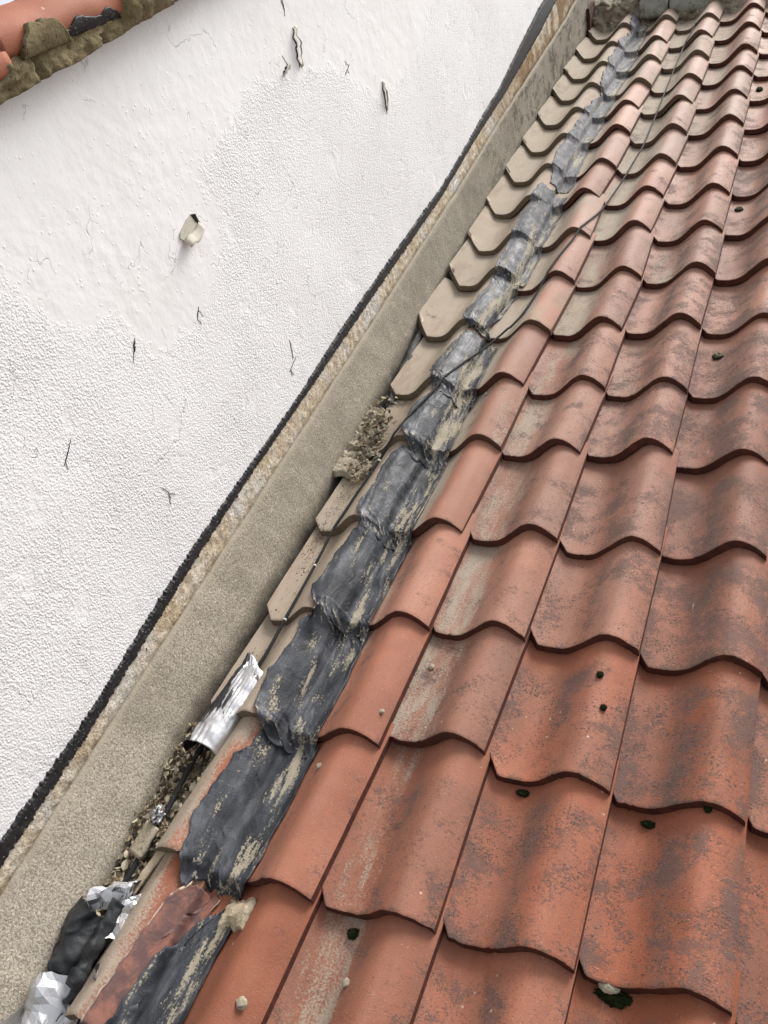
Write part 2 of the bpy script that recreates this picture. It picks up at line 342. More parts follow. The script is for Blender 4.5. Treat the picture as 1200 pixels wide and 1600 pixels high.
def tile_mesh(k, cut=-.24, length=LEN, seed=0):
    ss = np.linspace(cut, 1.0, 78 if cut < 0 else 50); nv = 20
    rows = []; r_ = np.random.RandomState(seed+5)
    a1, a2, a3 = r_.uniform(-1, 1, 3); chip, chip2 = r_.uniform(.1, 1, 2)
    tv = np.concatenate([[0, .0015, .006], np.linspace(.02, 1, nv-3)**1.0])
    vs, uvs = [], []
    lay = []
    for side in (0, 1):
        base = len(vs)
        for s in ss:
            v0 = float(clip_v(s, cut)); nz = float(prof(s))
            jag = .0016*noise.noise(Vector((s*9, seed*3.1, 0)))+.0007*noise.noise(Vector((s*40, seed*3.1, 4)))
            jag += .0022*math.exp(-((s-chip)/.03)**2)*(seed % 2)+.0022*math.exp(-((s-chip2)/.014)**2)+.0022*noise.noise(Vector((s*5, seed*2.3, 8)))
            ds = .01
            sl = float(prof(min(s+ds, 1))-prof(max(s-ds, -.24)))/((min(s+ds, 1)-max(s-ds, -.24))*W)
            nrm = Vector((-sl, 0, 1)).normalized()
            if s > .985 or s < cut+.01: nrm = Vector((0, 0, 1))
            for t in tv:
                v = v0+jag+t*(length-v0) if t > 0.0069 else v0+jag+t
                warp = .0016*a1*math.sin(v*9+a2)+.0012*a3*(s-.4)+.0009*noise.noise(Vector((s*3, v*14, seed*1.7)))
                n = nz-STEP*v/G+warp
                edge = 0.0
                if side == 0:
                    if t == 0: n -= .0007; 
                    if s > .985: n -= .0015
                    vs.append(((s-1)*W+.0035*(v/G)*s, v, n))
                else:
                    q = Vector(((s-1)*W+.0035*(v/G)*s, v, n))-nrm*TH
                    vs.append((q.x, q.y, q.z))
                uvs.append((s, v))
        lay.append(base)
    ni, nj = len(ss), len(tv); fs = grid_faces(ni, nj, 0); mi = [0]*len(fs)
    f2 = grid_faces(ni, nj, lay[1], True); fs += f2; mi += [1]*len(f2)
    b = lay[1]
    # sides get their own vertices so the arris stays crisp
    def strip(ia, ib, flip):
        o = len(vs)
        for x in ia: vs.append(vs[x]); uvs.append(uvs[x])
        for x in ib: vs.append(vs[x]); uvs.append(uvs[x])
        L = len(ia)
        for i in range(L-1):
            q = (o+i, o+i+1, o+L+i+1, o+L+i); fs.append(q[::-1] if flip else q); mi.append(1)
    bot = [i*nj for i in range(ni)]; top = [i*nj+nj-1 for i in range(ni)]
    strip(bot, [x+b for x in bot], True); strip(top, [x+b for x in top], False)
    lf = list(range(nj)); rt = [(ni-1)*nj+j for j in range(nj)]
    strip(lf, [x+b for x in lf], False); strip(rt, [x+b for x in rt], True)
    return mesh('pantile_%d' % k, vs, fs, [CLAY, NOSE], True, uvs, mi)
TILES = [tile_mesh(i, seed=i) for i in range(12)]

JUNC = {0:[[-.002,-.0144],[.21,-.0055],[.4228,.0001],[.6315,.0071]],1:[[.0029,.2787],[.1999,.3085],[.4226,.284],[.6287,.2813]],2:[[.006,.5627],[.2077,.5684],[.4251,.5737],[.6366,.5663]],3:[[-.0076,.8405],[.2113,.8436],[.4284,.8359],[.6274,.8468]],4:[[.0009,1.1474],[.2014,1.1393],[.412,1.157],[.6169,1.1322]],5:[[-.0085,1.4131],[.2127,1.4035],[.4161,1.403]],6:[[.0062,1.6808],[.2074,1.6886],[.4174,1.6953]],7:[[.016,1.9671],[.218,1.9781],[.4285,1.9792]],8:[[.009,2.26],[.203,2.279],[.4243,2.2482]],9:[[-.0171,2.5604],[.2065,2.5394],[.4231,2.5133]],10:[[-.0006,2.8199],[.2163,2.8034],[.4256,2.8197]],11:[[-.0018,3.1465],[.2214,3.0883],[.4234,3.1162]],12:[[-.0097,3.4181],[.2089,3.3937],[.4181,3.3904]],13:[[.0056,3.6784],[.2194,3.654],[.4193,3.6627]],14:[[.0041,3.9931],[.2186,3.9542],[.4209,3.9388]],15:[[-.0068,4.2754],[.2035,4.257],[.4134,4.263]],16:[[-.0029,4.6089],[.2112,4.5219],[.4132,4.5579]]}
U0 = [-.218,-.21,-.201,-.209,-.203,-.2,-.2,-.186,-.19,-.208,-.208,-.209,-.218,-.21,-.213,-.22,-.211]
V0 = [-.016,.269,.54,.825,1.128,1.389,1.69,2.005,2.253,2.539,2.82,3.12,3.41,3.71,3.995,4.285,4.585]
NR0, NR1, NC = -3, 17, 8
PLACE = {}
for r in range(NR0, NR1):
    for c in range(NC):
        if 0 <= r:
            row = [(U0[r], V0[r])]+[tuple(x) for x in JUNC[r]]
            mv = sum(p[1] for p in row)/len(row)
            if c < len(row): u, v = row[c]
            else: u, v = (c-1)*W+random.uniform(-.006, .006), mv+random.uniform(-.008, .008)
        else:
            u, v = (c-1)*W+random.uniform(-.004, .004), r*G+random.uniform(-.006, .006)
            if c == 0: u -= .004
        PLACE[(r, c)] = [u, v, 0.0]
for (r, c), p in PLACE.items():
    up = PLACE.get((r+1, c))
    if up: p[2] = max(-.05, min(.05, -(up[0]-p[0])/(up[1]-p[1])*.45))+random.gauss(0, .006)
CUT0 = {-3: .48, -2: .48, -1: .50, 0: .50, 1: .06, 2: .03, 3: .04, 4: .04, 5: -.03}
CUTMESH = {}
ORD = 'first second third fourth fifth sixth seventh eighth ninth tenth eleventh twelfth thirteenth fourteenth fifteenth sixteenth seventeenth eighteenth nineteenth twentieth'.split()
COLN = ['beside cement fillet', 'just right of tape', 'second column from tape', 'third column from tape', 'fourth column from tape', 'fifth column from tape', 'sixth column from tape', 'seventh column from tape']
for (r, c), (u, v, rz) in sorted(PLACE.items()):
    if c == 0 and r in CUT0:
        me = tile_mesh(20+r, CUT0[r], seed=30+r)
    else: me = TILES[(r*5+c*7+(r*c) % 5) % 12]
    o = link('pantile', me, None, (u, v, random.uniform(-.0012, .0012)), rz)
    h = max(0, r)/16
    dust = [1.0, .40+.50*h, .45+.45*h, .14+.55*h, .06+.36*h, .05+.3*h, .1, .1][c]
    if c == 0 and r <= 0: dust = .90
    if c == 0 and r in (1, 2, 3): dust = .92
    if c == 1 and r < 1: dust = .25
    if c == 1 and 2 < r < 9: dust = .76
    lich = [.10, .28, .58, .90, 1.0, 1.0, .95, .95][c]*(1-.38*max(0, (h-.25)/.75))
    if r < 0: lich *= .7
    o['tone'] = random.uniform(.72, 1.0); o['dust'] = float(min(1, max(0, dust+random.uniform(-.07, .07)))); o['lichen'] = float(max(0, lich+random.uniform(-.12, .12)))
    o['pale'] = float(min(1, .16+1.15*h**.75+random.uniform(-.08, .1)-(.22 if c > 3 else .08 if c > 2 else 0))); o['seed'] = float(r*1.37+c*7.9+random.random())
    look = ('dusty beige' if dust > .8 else 'pale pink' if h > .65 else 'sooty lichen speckled orange' if c >= 3 else 'silt streaked orange' if c == 2 else 'orange')
    tag(o, f'{look} clay pantile {COLN[c]}, {ORD[16-r]} course below ridge', 'roof tile', 'clay pantiles of the roof slope')

# top surface of the whole tiled slope, used to lay tape, cable and moss on it
def env(U, V):
    U = np.asarray(U, float); V = np.asarray(V, float); out = np.full(U.shape, -.08)
    for (r, c), (u, v, rz) in PLACE.items():
        if c > 5 or v > V.max()+.05 or v+LEN < V.min()-.05: continue
        du, dv = U-u, V-v; cr, sr = math.cos(rz), math.sin(rz)
        a, b = cr*du+sr*dv, -sr*du+cr*dv; s = (a+W)/(W+.0035*b/G)
        cut = CUT0.get(r, -.24) if c == 0 else -.24
        ok = (s >= cut) & (s <= 1.0) & (b >= clip_v(s, cut)) & (b <= LEN)
        out = np.where(ok, np.maximum(out, prof(s)-STEP*b/G), out)
    return out
def env1(u, v): return float(env(np.array([u]), np.array([v]))[0])

# ---------------------------------------------------------------- setting: ground, roof body, wall
g = link('ground', mesh('ground', [(-400, -400, 0), (400, -400, 0), (400, 400, 0), (-400, 400, 0)], [(0, 1, 2, 3)], GROUNDM)); g.matrix_world = Matrix()
tag(g, kind='structure')
def boxv(x0, x1, y0, y1, z0, z1):
    v = [(x, y, z) for x in (x0, x1) for y in (y0, y1) for z in (z0, z1)]
    return v, [(0, 1, 3, 2), (4, 6, 7, 5), (0, 4, 5, 1), (2, 3, 7, 6), (0, 2, 6, 4), (1, 5, 7, 3)]
body = link('roof_body', None, None, (0, 0, 0)); tag(body, 'dark felted roof deck under the clay tiles', 'roof')
v, f = boxv(-.499, 1.6, -.95, 4.93, -.22, -.075); link('roof_deck', mesh('roof_deck', v, f, DECKM, False), body)

def poly_sd(px, py, poly):                                   # signed distance, + inside
    n = len(poly); dmin = 9e9; ins = False
    for i in range(n):
        (x1, y1), (x2, y2) = poly[i], poly[(i+1) % n]
        t = max(0, min(1, ((px-x1)*(x2-x1)+(py-y1)*(y2-y1))/((x2-x1)**2+(y2-y1)**2+1e-12)))
        dmin = min(dmin, math.hypot(px-x1-t*(x2-x1), py-y1-t*(y2-y1)))
        if (y1 > py) != (y2 > py) and px < (x2-x1)*(py-y1)/(y2-y1)+x1: ins = not ins
    return dmin if ins else -dmin
SMOOTH = [(5, 1.2), (3.0, .95), (2.35, .62), (1.997, .586), (1.743, .773), (1.562, .802), (1.333, .864), (1.204, .815), (1.02, .776), (1.077, .687), (1.009, .617), (.913, .548), (.708, .555), (.648, .68), (.528, .729), (.467, .861), (-.6, 1.0), (-.6, 1.4), (5, 1.4)]
UW = -.5
WV0, WV1, WN0, WN1 = -.75, 5.6, -.30, 1.085
wall = link('gable_wall', None, None, (0, 0, 0)); tag(wall, 'white roughcast gable wall with flaking paint above the tiled slope', 'wall')
ni, nj = 160, 44
vs = []; sm = []
for i in range(ni):
    for j in range(nj):
        vv = WV0+(WV1-WV0)*i/(ni-1); nn = WN0+(WN1-WN0)*j/(nj-1)
        vs.append((UW+.0035*fbm(vv*2.2, nn*2.2, 3), vv, nn)); sm.append(.5+poly_sd(vv, nn, SMOOTH)/.09)
sm = np.clip(sm, 0, 1)
k = len(vs)
for i in (0, ni-1):
    for j in (0, nj-1):
        x = vs[i*nj+j]; vs.append((UW-.3, x[1], x[2]))
fs = grid_faces(ni, nj, 0)
fs += [(k, k+1, k+3, k+2), (0, k, k+2, (ni-1)*nj), (nj-1, ni*nj-1, k+3, k+1), (0, nj-1, k+1, k), ((ni-1)*nj, k+2, k+3, ni*nj-1)]
link('rendered_face', mesh('rendered_face', vs, fs, WALL, True, attrs={'smooth': list(sm)+[0]*4}), wall)

def interp(pts, x):
    p = sorted(pts); return float(np.interp(x, [a for a, b in p], [b for a, b in p]))
FTOP = [(-.7, .08), (-.191, .094), (.12, .104), (.4, .107), (.8, .112), (1.3, .118), (1.6, .122), (2.0, .131), (2.4, .136), (3.0, .160), (4.2, .180), (4.8, .22), (5.0, .24)]
BEIGE = [(-.7, .110), (-.15, .118), (.1, .124), (.324, .139), (.514, .151), (.8, .161), (1.2, .162), (1.7, .166), (2.3, .168), (2.7, .195), (3.15, .205), (3.8, .245), (4.3, .30), (5, .33)]
BLACK = [(-.7, .150), (-.126, .153), (.1, .152), (.305, .163), (.55, .180), (1.118, .180), (1.4, .193), (1.72, .197), (2.3, .195), (2.7, .222), (3.112, .255), (3.5, .31), (3.814, .349), (4.3, .37), (5.0, .37)]
# strip of bare old render
def wall_strip(name, lo, hi, du, mat, dv, nn_, rough_lo, rough_hi, amp, v0=-.7, v1=4.95, hole=None):
    ni = int((v1-v0)/dv); vs = []; fs = []
    for i in range(ni):
        v = v0+dv*i; a = lo(v)+rough_lo*(0.55*fbm(v*38, 1, 7, 1, 4)+.9*fbm(v*150, 1, 3, 1, 3)); b = hi(v)+rough_hi*(0.55*fbm(v*38, 5, 2, 1, 4)+.9*fbm(v*150, 8, 2, 1, 3))
        for j in range(nn_):
            t = j/(nn_-1); n = a+(b-a)*t
            lift = 0 if j in (0, nn_-1) else du+amp*fbm(v*55, n*55, 1, 1, 4)
            vs.append((UW-.006+.006+lift if lift else UW-.004, v, n))
    return mesh(name, vs, grid_faces(ni, nn_), mat)
link('bare_render_strip', wall_strip('bare', lambda v: interp(FTOP, v)-.03, lambda v: interp(BEIGE, v)+.008, .0034, BARE, .006, 14, .0, .004, .0028), wall)
link('tar_band', wall_strip('tar', lambda v: interp(BEIGE, v), lambda v: interp(BLACK, v)+.003, .0060, TAR, .0016, 9, .0075, .0055, .0006), wall)

# cracks and curled flakes of paint
def sliver(pts, wd):
    vs = []; n = len(pts)
    for i, (v, nn) in enumerate(pts):
        a = Vector(pts[max(0, i-1)]); b = Vector(pts[min(n-1, i+1)]); t = (b-a).normalized(); q = Vector((-t.y, t.x))*wd[i]/2
        hh_ = UW+.0035*fbm(v*2.2, nn*2.2, 3)+.0010
        vs += [(hh_, v-q.x, nn-q.y), (hh_, v+q.x, nn+q.y), (UW-.01, v-q.x, nn-q.y), (UW-.01, v+q.x, nn+q.y)]
    fs = []
    for i in range(n-1):
        o = 4*i; fs += [(o, o+1, o+5, o+4), (o+1, o+3, o+7, o+5), (o+2, o, o+4, o+6)]
    return vs, fs
def crack(v, n, dv, dn, wmax, seed, curl=True):
    k = 17; pts = []; wd = []
    for i in range(k):
        t = i/(k-1)-.5
        pts.append((v+dv*t+.012*noise.noise(Vector((t*6, seed, 0)))*min(1, abs(dn)*12), n+dn*t+.004*noise.noise(Vector((t*6, seed, 9))))); pts[-1] = (pts[-1][0]+.0035*noise.noise(Vector((t*23, seed, 2))), pts[-1][1]+(.002*noise.noise(Vector((t*23, seed, 4)))))
        wd.append(wmax*(1-(2*t)**2)**.8*(.6+1.1*abs(noise.noise(Vector((t*13, seed, 5))))))
    a, b = sliver(pts, [max(.0006, x) for x in wd]); link('crack', mesh('crack', a, b, GAP, False), wall)
    for q in range(2):
        a0 = pts[random.choice([1, 3, 8, 13, 15])]; an = random.choice([1.0, 1.9, 4.2, 5.2])+random.uniform(-.4, .4); L = random.uniform(.010, .028); pp = [(a0[0]+L*t_*math.cos(an)+.0025*noise.noise(Vector((t_*5, seed, q))), a0[1]+L*t_*math.sin(an)+.003*noise.noise(Vector((t_*5, q, seed)))) for t_ in [i_/6 for i_ in range(7)]]
        a, b = sliver(pp, [.0006*(1-i_/7)+.0001 for i_ in range(7)]); link('hairline', mesh('hairline', a, b, GAP, False), wall)
    if curl:
        m_ = 6; vs = []
        for i, (p, q) in enumerate(pts):
            for j in range(4):
                s = j/3; vs.append((UW+.005+.010*s*s*math.sin(math.pi*i/(k-1)), p+wd[i]*.4+.013*(1-s), q+.002*s))
        solid(link('paint_curl', mesh('paint_curl', vs, grid_faces(k, 4), PAINTFLAKE), wall), .0012)
for a in [(1.579, .862, .018, .085, .008, 1), (1.573, .960, .01, .05, .0022, 2, False), (1.50, .838, .04, .012, .004, 3), (2.003, .600, .014, .078, .007, 4), (1.82, .735, .04, .014, .0018, 5, False),
          (.662, .614, .02, .022, .0035, 6, False), (1.136, .296, .010, .045, .0028, 7, False), (.556, .317, .01, .026, .0018, 8, False), (.867, .561, .018, .018, .0035, 9, False), (1.12, .262, .05, .012, .0012, 13, False), (.40, .56, .03, .02, .002, 21, False)]:
    crack(*a)
# the one big hanging flake: bare patch, dark slot, folded-down tongue
def blob_plate(name, pts, d0, mat, dz=.004, fold=None):
    vs = [(UW+d0, p[0], p[1]) for p in pts]+[(UW-.01, p[0], p[1]) for p in pts]; n = len(pts)
    fs = [tuple(range(n))]+[(i, n+i, n+(i+1) % n, (i+1) % n) for i in range(n)]
    return link(name, mesh(name, vs, fs, mat, False), wall)
bare = [(.905, .725), (.925, .733), (.948, .742), (.972, .745), (.985, .736), (.978, .722), (.975, .706), (.955, .700), (.93, .694), (.908, .700), (.898, .712)]
blob_plate('bare_patch', [(.945+(a-.945)*.85, .705+(b-.705)*.72) for a, b in bare], .0035, plain('old_paint', (.55, .52, .43), .8, .2, var=.15))
blob_plate('slot', [(.962, .734), (.977, .729), (.978, .716), (.984, .702), (.968, .716)], .0045, GAP)
vs = []
for i in range(8):
    t = i/7
    for j in range(5):
        s = j/4; vs.append((UW+.005+.013*math.sin(s*1.5)*(1-.3*t), .908+.066*t+.004*math.sin(9*t), .700+.010*t-.020*s*(1-.8*abs(t-.5))+.003*math.sin(7*t)))
solid(link('paint_flake', mesh('paint_flake', vs, grid_faces(8, 5), PAINTFLAKE), wall), .0015)

# ---------------------------------------------------------------- cement fillet along the wall
def fillet_bottom_u(v): return interp([(-.8, -.385), (-.283, -.392), (.04, -.410), (.26, -.428), (.56, -.428), (.9, -.428), (1.22, -.438), (1.71, -.450), (2.5, -.462), (4.7, -.480), (5, -.48)], v)
nv = 640; nh = 22; vs = []; hh = []
for i in range(nv):
    v = -.72+(4.90+.72)*i/(nv-1); nt_ = interp(FTOP, v)+.0025*fbm(v*9, 0, 1)
    ub = fillet_bottom_u(v)
    prof_f = [(-.503, nt_-.018, 1.0), (-.4915, nt_-.015, 1.0), (-.4885, nt_-.003, 1.0), (-.484, nt_+.001, 1.0), (-.479, nt_-.001, .99), (-.4755, nt_-.006, .97)]
    for (a, b, c) in prof_f: vs.append((a+.0008*fbm(v*40, b*40, 2), v, b+.001*fbm(v*60, a*99, 6))); hh.append(c)
    for j in range(1, nh):
        t = j/(nh-1); n = (nt_-.006)*(1-t)+(-.085)*t
        u = -.4755+(ub+.004+.4755)*((nt_-.006-n)/(nt_+.0))**1.0 if n > 0 else ub+(.02*(-n)/.085)
        u = -.4755+(ub+.4755)*min(1, (nt_-.006-n)/nt_)**.9-max(0, -n)*.02
        vs.append((u+.0022*fbm(v*14, n*14, 2)+.0012*fbm(v*70, n*70, 8), v, n)); hh.append(max(0, min(.95, 1-t)))
nc = nh-1+6
o = link('cement_fillet', mesh('cement_fillet', vs, grid_faces(nv, nc, 0, True), FILLET, attrs={'height': hh}))
tag(o, 'long grey beige cement fillet sealing the white wall to the roof', 'cement fillet')

# dirt bed in the trough between fillet and tiles
vs = []
for i in range(420):
    v = -.75+2.35*i/419
    for j in range(14):
        u = -.475+.19*j/13
        n = -.040+.020*fbm(u*30, v*12, 1)+.004*fbm(u*160, v*160, 3)-.060*max(0, min(1, (v-.26)/.04))+(-.03)*max(0, min(1, (-.06-v)/.08))
        
        vs.append((u, v, n))
o = link('gutter_silt', mesh('gutter_silt', vs, grid_faces(420, 14), DIRT)); tag(o, kind='stuff', label='dark silt filling the trough between fillet and tiles', cat='silt')

# ---------------------------------------------------------------- bitumen tape laid over the tiles
def tape(name, label, L, R, v0, v1, seed, lift=.0, flap=None, top_j=.012, bot_j=.012, mat=TAPE, nu=34, dv=.0035, off=.0028, wr=1.0, bridge=1.0, ragl=.007, thing=None):
    nv = max(8, int((v1-v0)/dv)); T = np.linspace(0, 1, nu)
    uL = np.array([interp(L, v0+(v1-v0)*i/(nv-1)) for i in range(nv)])
    uR = np.array([interp(R, v0+(v1-v0)*i/(nv-1))+.004*fbm((v0+(v1-v0)*i/(nv-1))*22, seed, 5, 1, 4) for i in range(nv)])
    jag = np.array([ragl*fbm((v0+(v1-v0)*i/(nv-1))*34, seed, 0, 1, 5) for i in range(nv)])
    U = uL[:, None]+(uR-uL)[:, None]*T[None]+jag[:, None]*np.clip(1-T/.14, 0, 1)[None]; V = np.zeros_like(U)
    for j, t in enumerate(T):
        e0 = v0+bot_j*fbm(t*7, seed, 2, 1, 4); e1 = v1+top_j*fbm(t*6, seed, 8, 1, 4)
        V[:, j] = np.linspace(e0, e1, nv)
    N0 = env(U, V); N = np.maximum(N0, np.maximum(np.pad(N0, ((0, 0), (0, 1)), 'edge')[:, 1:], np.pad(N0, ((0, 0), (1, 0)), 'edge')[:, :-1]))
    N = np.maximum(N, np.maximum(np.pad(N, ((0, 1), (0, 0)), 'edge')[1:], np.pad(N, ((1, 0), (0, 0)), 'edge')[:-1]))
    # the sheet is stiffer than the steps: blur along v, keep above the tiles
    S = N.copy(); kk = int(max(1, .010*bridge/dv))
    for _ in range(3):
        P = np.pad(S, ((kk, kk), (1, 1)), 'edge'); S = sum(P[a:a+S.shape[0], 1:-1] for a in range(2*kk+1))/(2*kk+1)
        S = .5*S+.25*(np.pad(S, ((0, 0), (1, 1)), 'edge')[:, :-2]+np.pad(S, ((0, 0), (1, 1)), 'edge')[:, 2:])
        S = np.maximum(S, N)
    S = np.maximum(S, N)+off
    cre = np.zeros_like(S)
    nos = [(PLACE[(r, c)][1], (PLACE[(r, 0)][0])) for r in range(NR0, NR1) for c in (0, 1)]
    for i in range(nv):
        for j in range(nu):
            u, v = U[i, j], V[i, j]
            near = max(math.exp(-((v-a+.012)/.03)**2) for a, _ in nos)
            ang = u*1.0+.5*(v % .283)
            f1 = noise.noise(Vector((u*62+2.5*noise.noise(Vector((u*7, v*6, seed))), v*6, seed)))
            f2 = noise.noise(Vector((ang*150, v*26, seed+7)))
            f3 = noise.noise(Vector((u*32, v*12, seed+3)))
            r1 = 1-min(1, abs(f1)*3.0); r2 = 1-min(1, abs(f2)*2.6)
            h = wr*.62*(.0035*r1**2*(.25+.75*(.5+.5*f3*2 if f3 > -.5 else 0))+near*.0062*r2+.0016*f3*2)
            e = min(j, nu-1-j)/(nu-1)
            if e < .08: h += .0018*(1-e/.08)*(1+noise.noise(Vector((v*22, seed, 1))))
            S[i, j] += max(0, h); cre[i, j] = max(near*r2**2*1.0, .72*r1**4*(f3 > .18))
            if flap: S[i, j] += flap(u, v, j/(nu-1))
    vs = [(U[i, j], V[i, j], S[i, j]) for i in range(nv) for j in range(nu)]
    A = list(np.tile(T, nv))
    o = link(name, mesh(name, vs, grid_faces(nv, nu, 0, True), mat, attrs={'across': A, 'crease': cre.ravel()}), thing)
    solid(o, .0014, -1)
    if label: tag(o, label, 'flashing tape' if mat is TAPE else 'tape residue', 'strips of bitumen flashing tape')
    return o
G_ = 'grey'
tape('flashing_tape', 'torn black tape piece at the foot of the slope below the sandy mortar lump', [(-.7, -.262), (-.30, -.232), (-.139, -.212), (-.10, -.196), (-.07, -.178)], [(-.7, -.130), (-.234, -.129), (-.1, -.127)], -.70, -.075, 1.3, top_j=.03,
     flap=lambda u, v, t: .008*max(0, 1-t*5)*max(0, noise.noise(Vector((v*14, 3, 0)))))
tape('tape_residue', 'thin purplish brown tape residue left on the lowest orange roll', [(-.7, -.275), (-.282, -.259), (-.087, -.243), (-.042, -.222)], [(-.7, -.225), (-.25, -.222), (-.139, -.205), (-.05, -.180)], -.62, -.045, 2.1, mat=FILM, off=.0008, wr=.05, ragl=.004)
tape('flashing_tape', 'smooth charcoal tape piece hanging over a lip just above the sandy mortar lump', [(-.05, -.240), (-.002, -.253), (.06, -.262), (.135, -.255), (.184, -.254), (.222, -.236)], [(-.05, -.150), (-.014, -.130), (.129, -.126), (.25, -.127)], -.045, .262, 3.7, bot_j=.022, top_j=.02, bridge=.8,
     flap=lambda u, v, t: -.010*max(0, min(1, (-.01-v)/.03))*(t > .3))
tape('flashing_tape', 'dark tape piece with pale finger folds level with the foil channel', [(.24, -.215), (.285, -.258), (.377, -.268), (.451, -.256), (.513, -.263), (.54, -.25)], [(.235, -.128), (.313, -.133), (.407, -.127), (.56, -.135)], .238, .535, 5.1, top_j=.03, bridge=1.6, wr=1.35,
     flap=lambda u, v, t: .016*max(0, min(1, (v-.47)/.06))*max(0, 1-abs(t-.25)*4))
tape('flashing_tape', 'grey tape piece with a raised torn flap, third piece up from the bottom', [(.53, -.225), (.579, -.272), (.702, -.266), (.801, -.252)], [(.53, -.134), (.649, -.133), (.83, -.132)], .528, .825, 7.9, top_j=.018, bridge=1.4, wr=1.3,
     flap=lambda u, v, t: .010*max(0, min(1, (v-.74)/.05))*max(0, 1-abs(t-.2)*5))
tape('flashing_tape', 'grey tape piece wrapped tight on the roll under the fanned pleats', [(.80, -.24), (.871, -.274), (.962, -.262), (1.032, -.271), (1.10, -.25)], [(.80, -.132), (.955, -.136), (1.096, -.134), (1.12, -.14)], .80, 1.105, 9.2, top_j=.02, bridge=1.6, wr=1.3)
tape('flashing_tape', 'silt covered tape piece crossed by the black cable', [(1.09, -.225), (1.149, -.270), (1.275, -.271), (1.31, -.25), (1.36, -.24)], [(1.08, -.145), (1.163, -.138), (1.342, -.150), (1.39, -.138)], 1.085, 1.385, 11.4, top_j=.02, bridge=1.6, wr=1.3)
tape('flashing_tape', 'silt covered tape piece with a pale sheen and a torn scalloped top edge', [(1.34, -.24), (1.426, -.278), (1.539, -.263), (1.617, -.248), (1.66, -.24)], [(1.34, -.140), (1.457, -.147), (1.654, -.150)], 1.345, 1.655, 13.8, top_j=.018, bridge=1.2)
tape('flashing_tape', 'narrow pale grey tape piece just above the cable crossing', [(1.66, -.245), (1.725, -.268), (1.787, -.256), (1.943, -.242), (2.03, -.235)], [(1.66, -.175), (1.715, -.192), (1.981, -.166), (2.05, -.15)], 1.672, 2.03, 15.5, top_j=.02, wr=.7)
tape('flashing_tape', 'long pale grey tape piece left of the cable in the middle of the slope', [(1.98, -.245), (2.135, -.250), (2.391, -.262), (2.549, -.255), (2.66, -.25)], [(1.98, -.151), (2.229, -.156), (2.509, -.152), (2.7, -.15)], 1.985, 2.65, 17.2, top_j=.025, wr=.6)
tape('flashing_tape', 'light grey crumpled tape piece ending in a lump upslope of the long piece', [(2.69, -.225), (2.87, -.246), (2.972, -.256), (3.10, -.245), (3.2, -.235)], [(2.69, -.16), (2.757, -.151), (3.112, -.168), (3.2, -.16)], 2.70, 3.20, 19.9, wr=.7, bridge=1.5)
tape('flashing_tape', 'blue grey tape piece zigzagging over four courses near the top', [(3.15, -.235), (3.266, -.242), (3.437, -.235), (3.66, -.214), (3.876, -.240), (4.0, -.235)], [(3.15, -.158), (3.334, -.154), (3.647, -.152), (4.0, -.15)], 3.18, 3.98, 21.3, wr=.6, ragl=.009)
tape('flashing_tape', 'topmost ragged tape piece running up to the ridge mortar', [(3.95, -.240), (4.087, -.243), (4.286, -.241), (4.406, -.238), (4.549, -.218), (4.8, -.26)], [(3.95, -.146), (4.21, -.139), (4.544, -.150), (4.8, -.17)], 3.96, 4.80, 23.6, wr=.8, ragl=.011)

# ---------------------------------------------------------------- cable
def tube(path, r, seg=8):
    vs = []; fs = []; n = len(path)
    for i in range(n):
        a, b = Vector(path[max(0, i-1)]), Vector(path[min(n-1, i+1)]); t = (b-a).normalized()
        x = t.cross(Vector((0, 0, 1))).normalized(); y = x.cross(t)
        rr = r(i/(n-1)) if callable(r) else r
        for k in range(seg):
            q = 2*math.pi*k/seg; vs.append(Vector(path[i])+x*math.cos(q)*rr+y*math.sin(q)*rr)
    for i in range(n-1):
        for k in range(seg):
            fs.append((i*seg+k, i*seg+(k+1) % seg, (i+1)*seg+(k+1) % seg, (i+1)*seg+k))
    fs += [tuple(range(seg))[::-1], tuple(range((n-1)*seg, n*seg))]
    return vs, fs
CP = [(.098, 4.53), (.092, 4.428), (.079, 4.182), (.074, 3.889), (.071, 3.538), (.070, 3.3), (.066, 3.025), (.037, 2.703), (.007, 2.475), (-.018, 2.27), (-.065, 1.968), (-.103, 1.776), (-.150, 1.660), (-.200, 1.530), (-.233, 1.348), (-.254, 1.244), (-.276, 1.127), (-.297, 1.054), (-.319, .947), (-.334, .81), (-.332, .692), (-.331, .551), (-.330, .429), (-.346, .30), (-.357, .204), (-.359, .169), (-.356, .085), (-.353, .06), (-.352, .018), (-.357, -.036), (-.356, -.063), (-.360, -.110)]
vv = np.linspace(4.53, -.11, 420)
cu = np.array([interp([(b, a) for a, b in CP], v) for v in vv])
for _ in range(4): cu[1:-1] = .25*cu[:-2]+.5*cu[1:-1]+.25*cu[2:]
cn = np.maximum(env(cu, vv), -.022)
cs = cn.copy()
for _ in range(60):                                     # taut cable: relax, but stay above the tiles
    cs[1:-1] = .5*cs[1:-1]+.25*(cs[:-2]+cs[2:]); cs = np.maximum(cs, cn)
cs[0] = cn[0]-.01
cable = link('cable', None); tag(cable, 'thin black cable running down the slope beside and across the grey tape', 'cable')
a, b = tube([(x, y, z+.0055+(.0035 if -.29 < x < -.13 else 0)) for x, y, z in zip(cu, vv, cs)], lambda t: .0034 if t < .85 else .0034+.0018*min(1, (t-.85)*12))
link('cable_sheath', mesh('cable_sheath', a, b, CABLE), cable)
WHITE = plain('pale_tie', (.6, .6, .58), .5, .4)
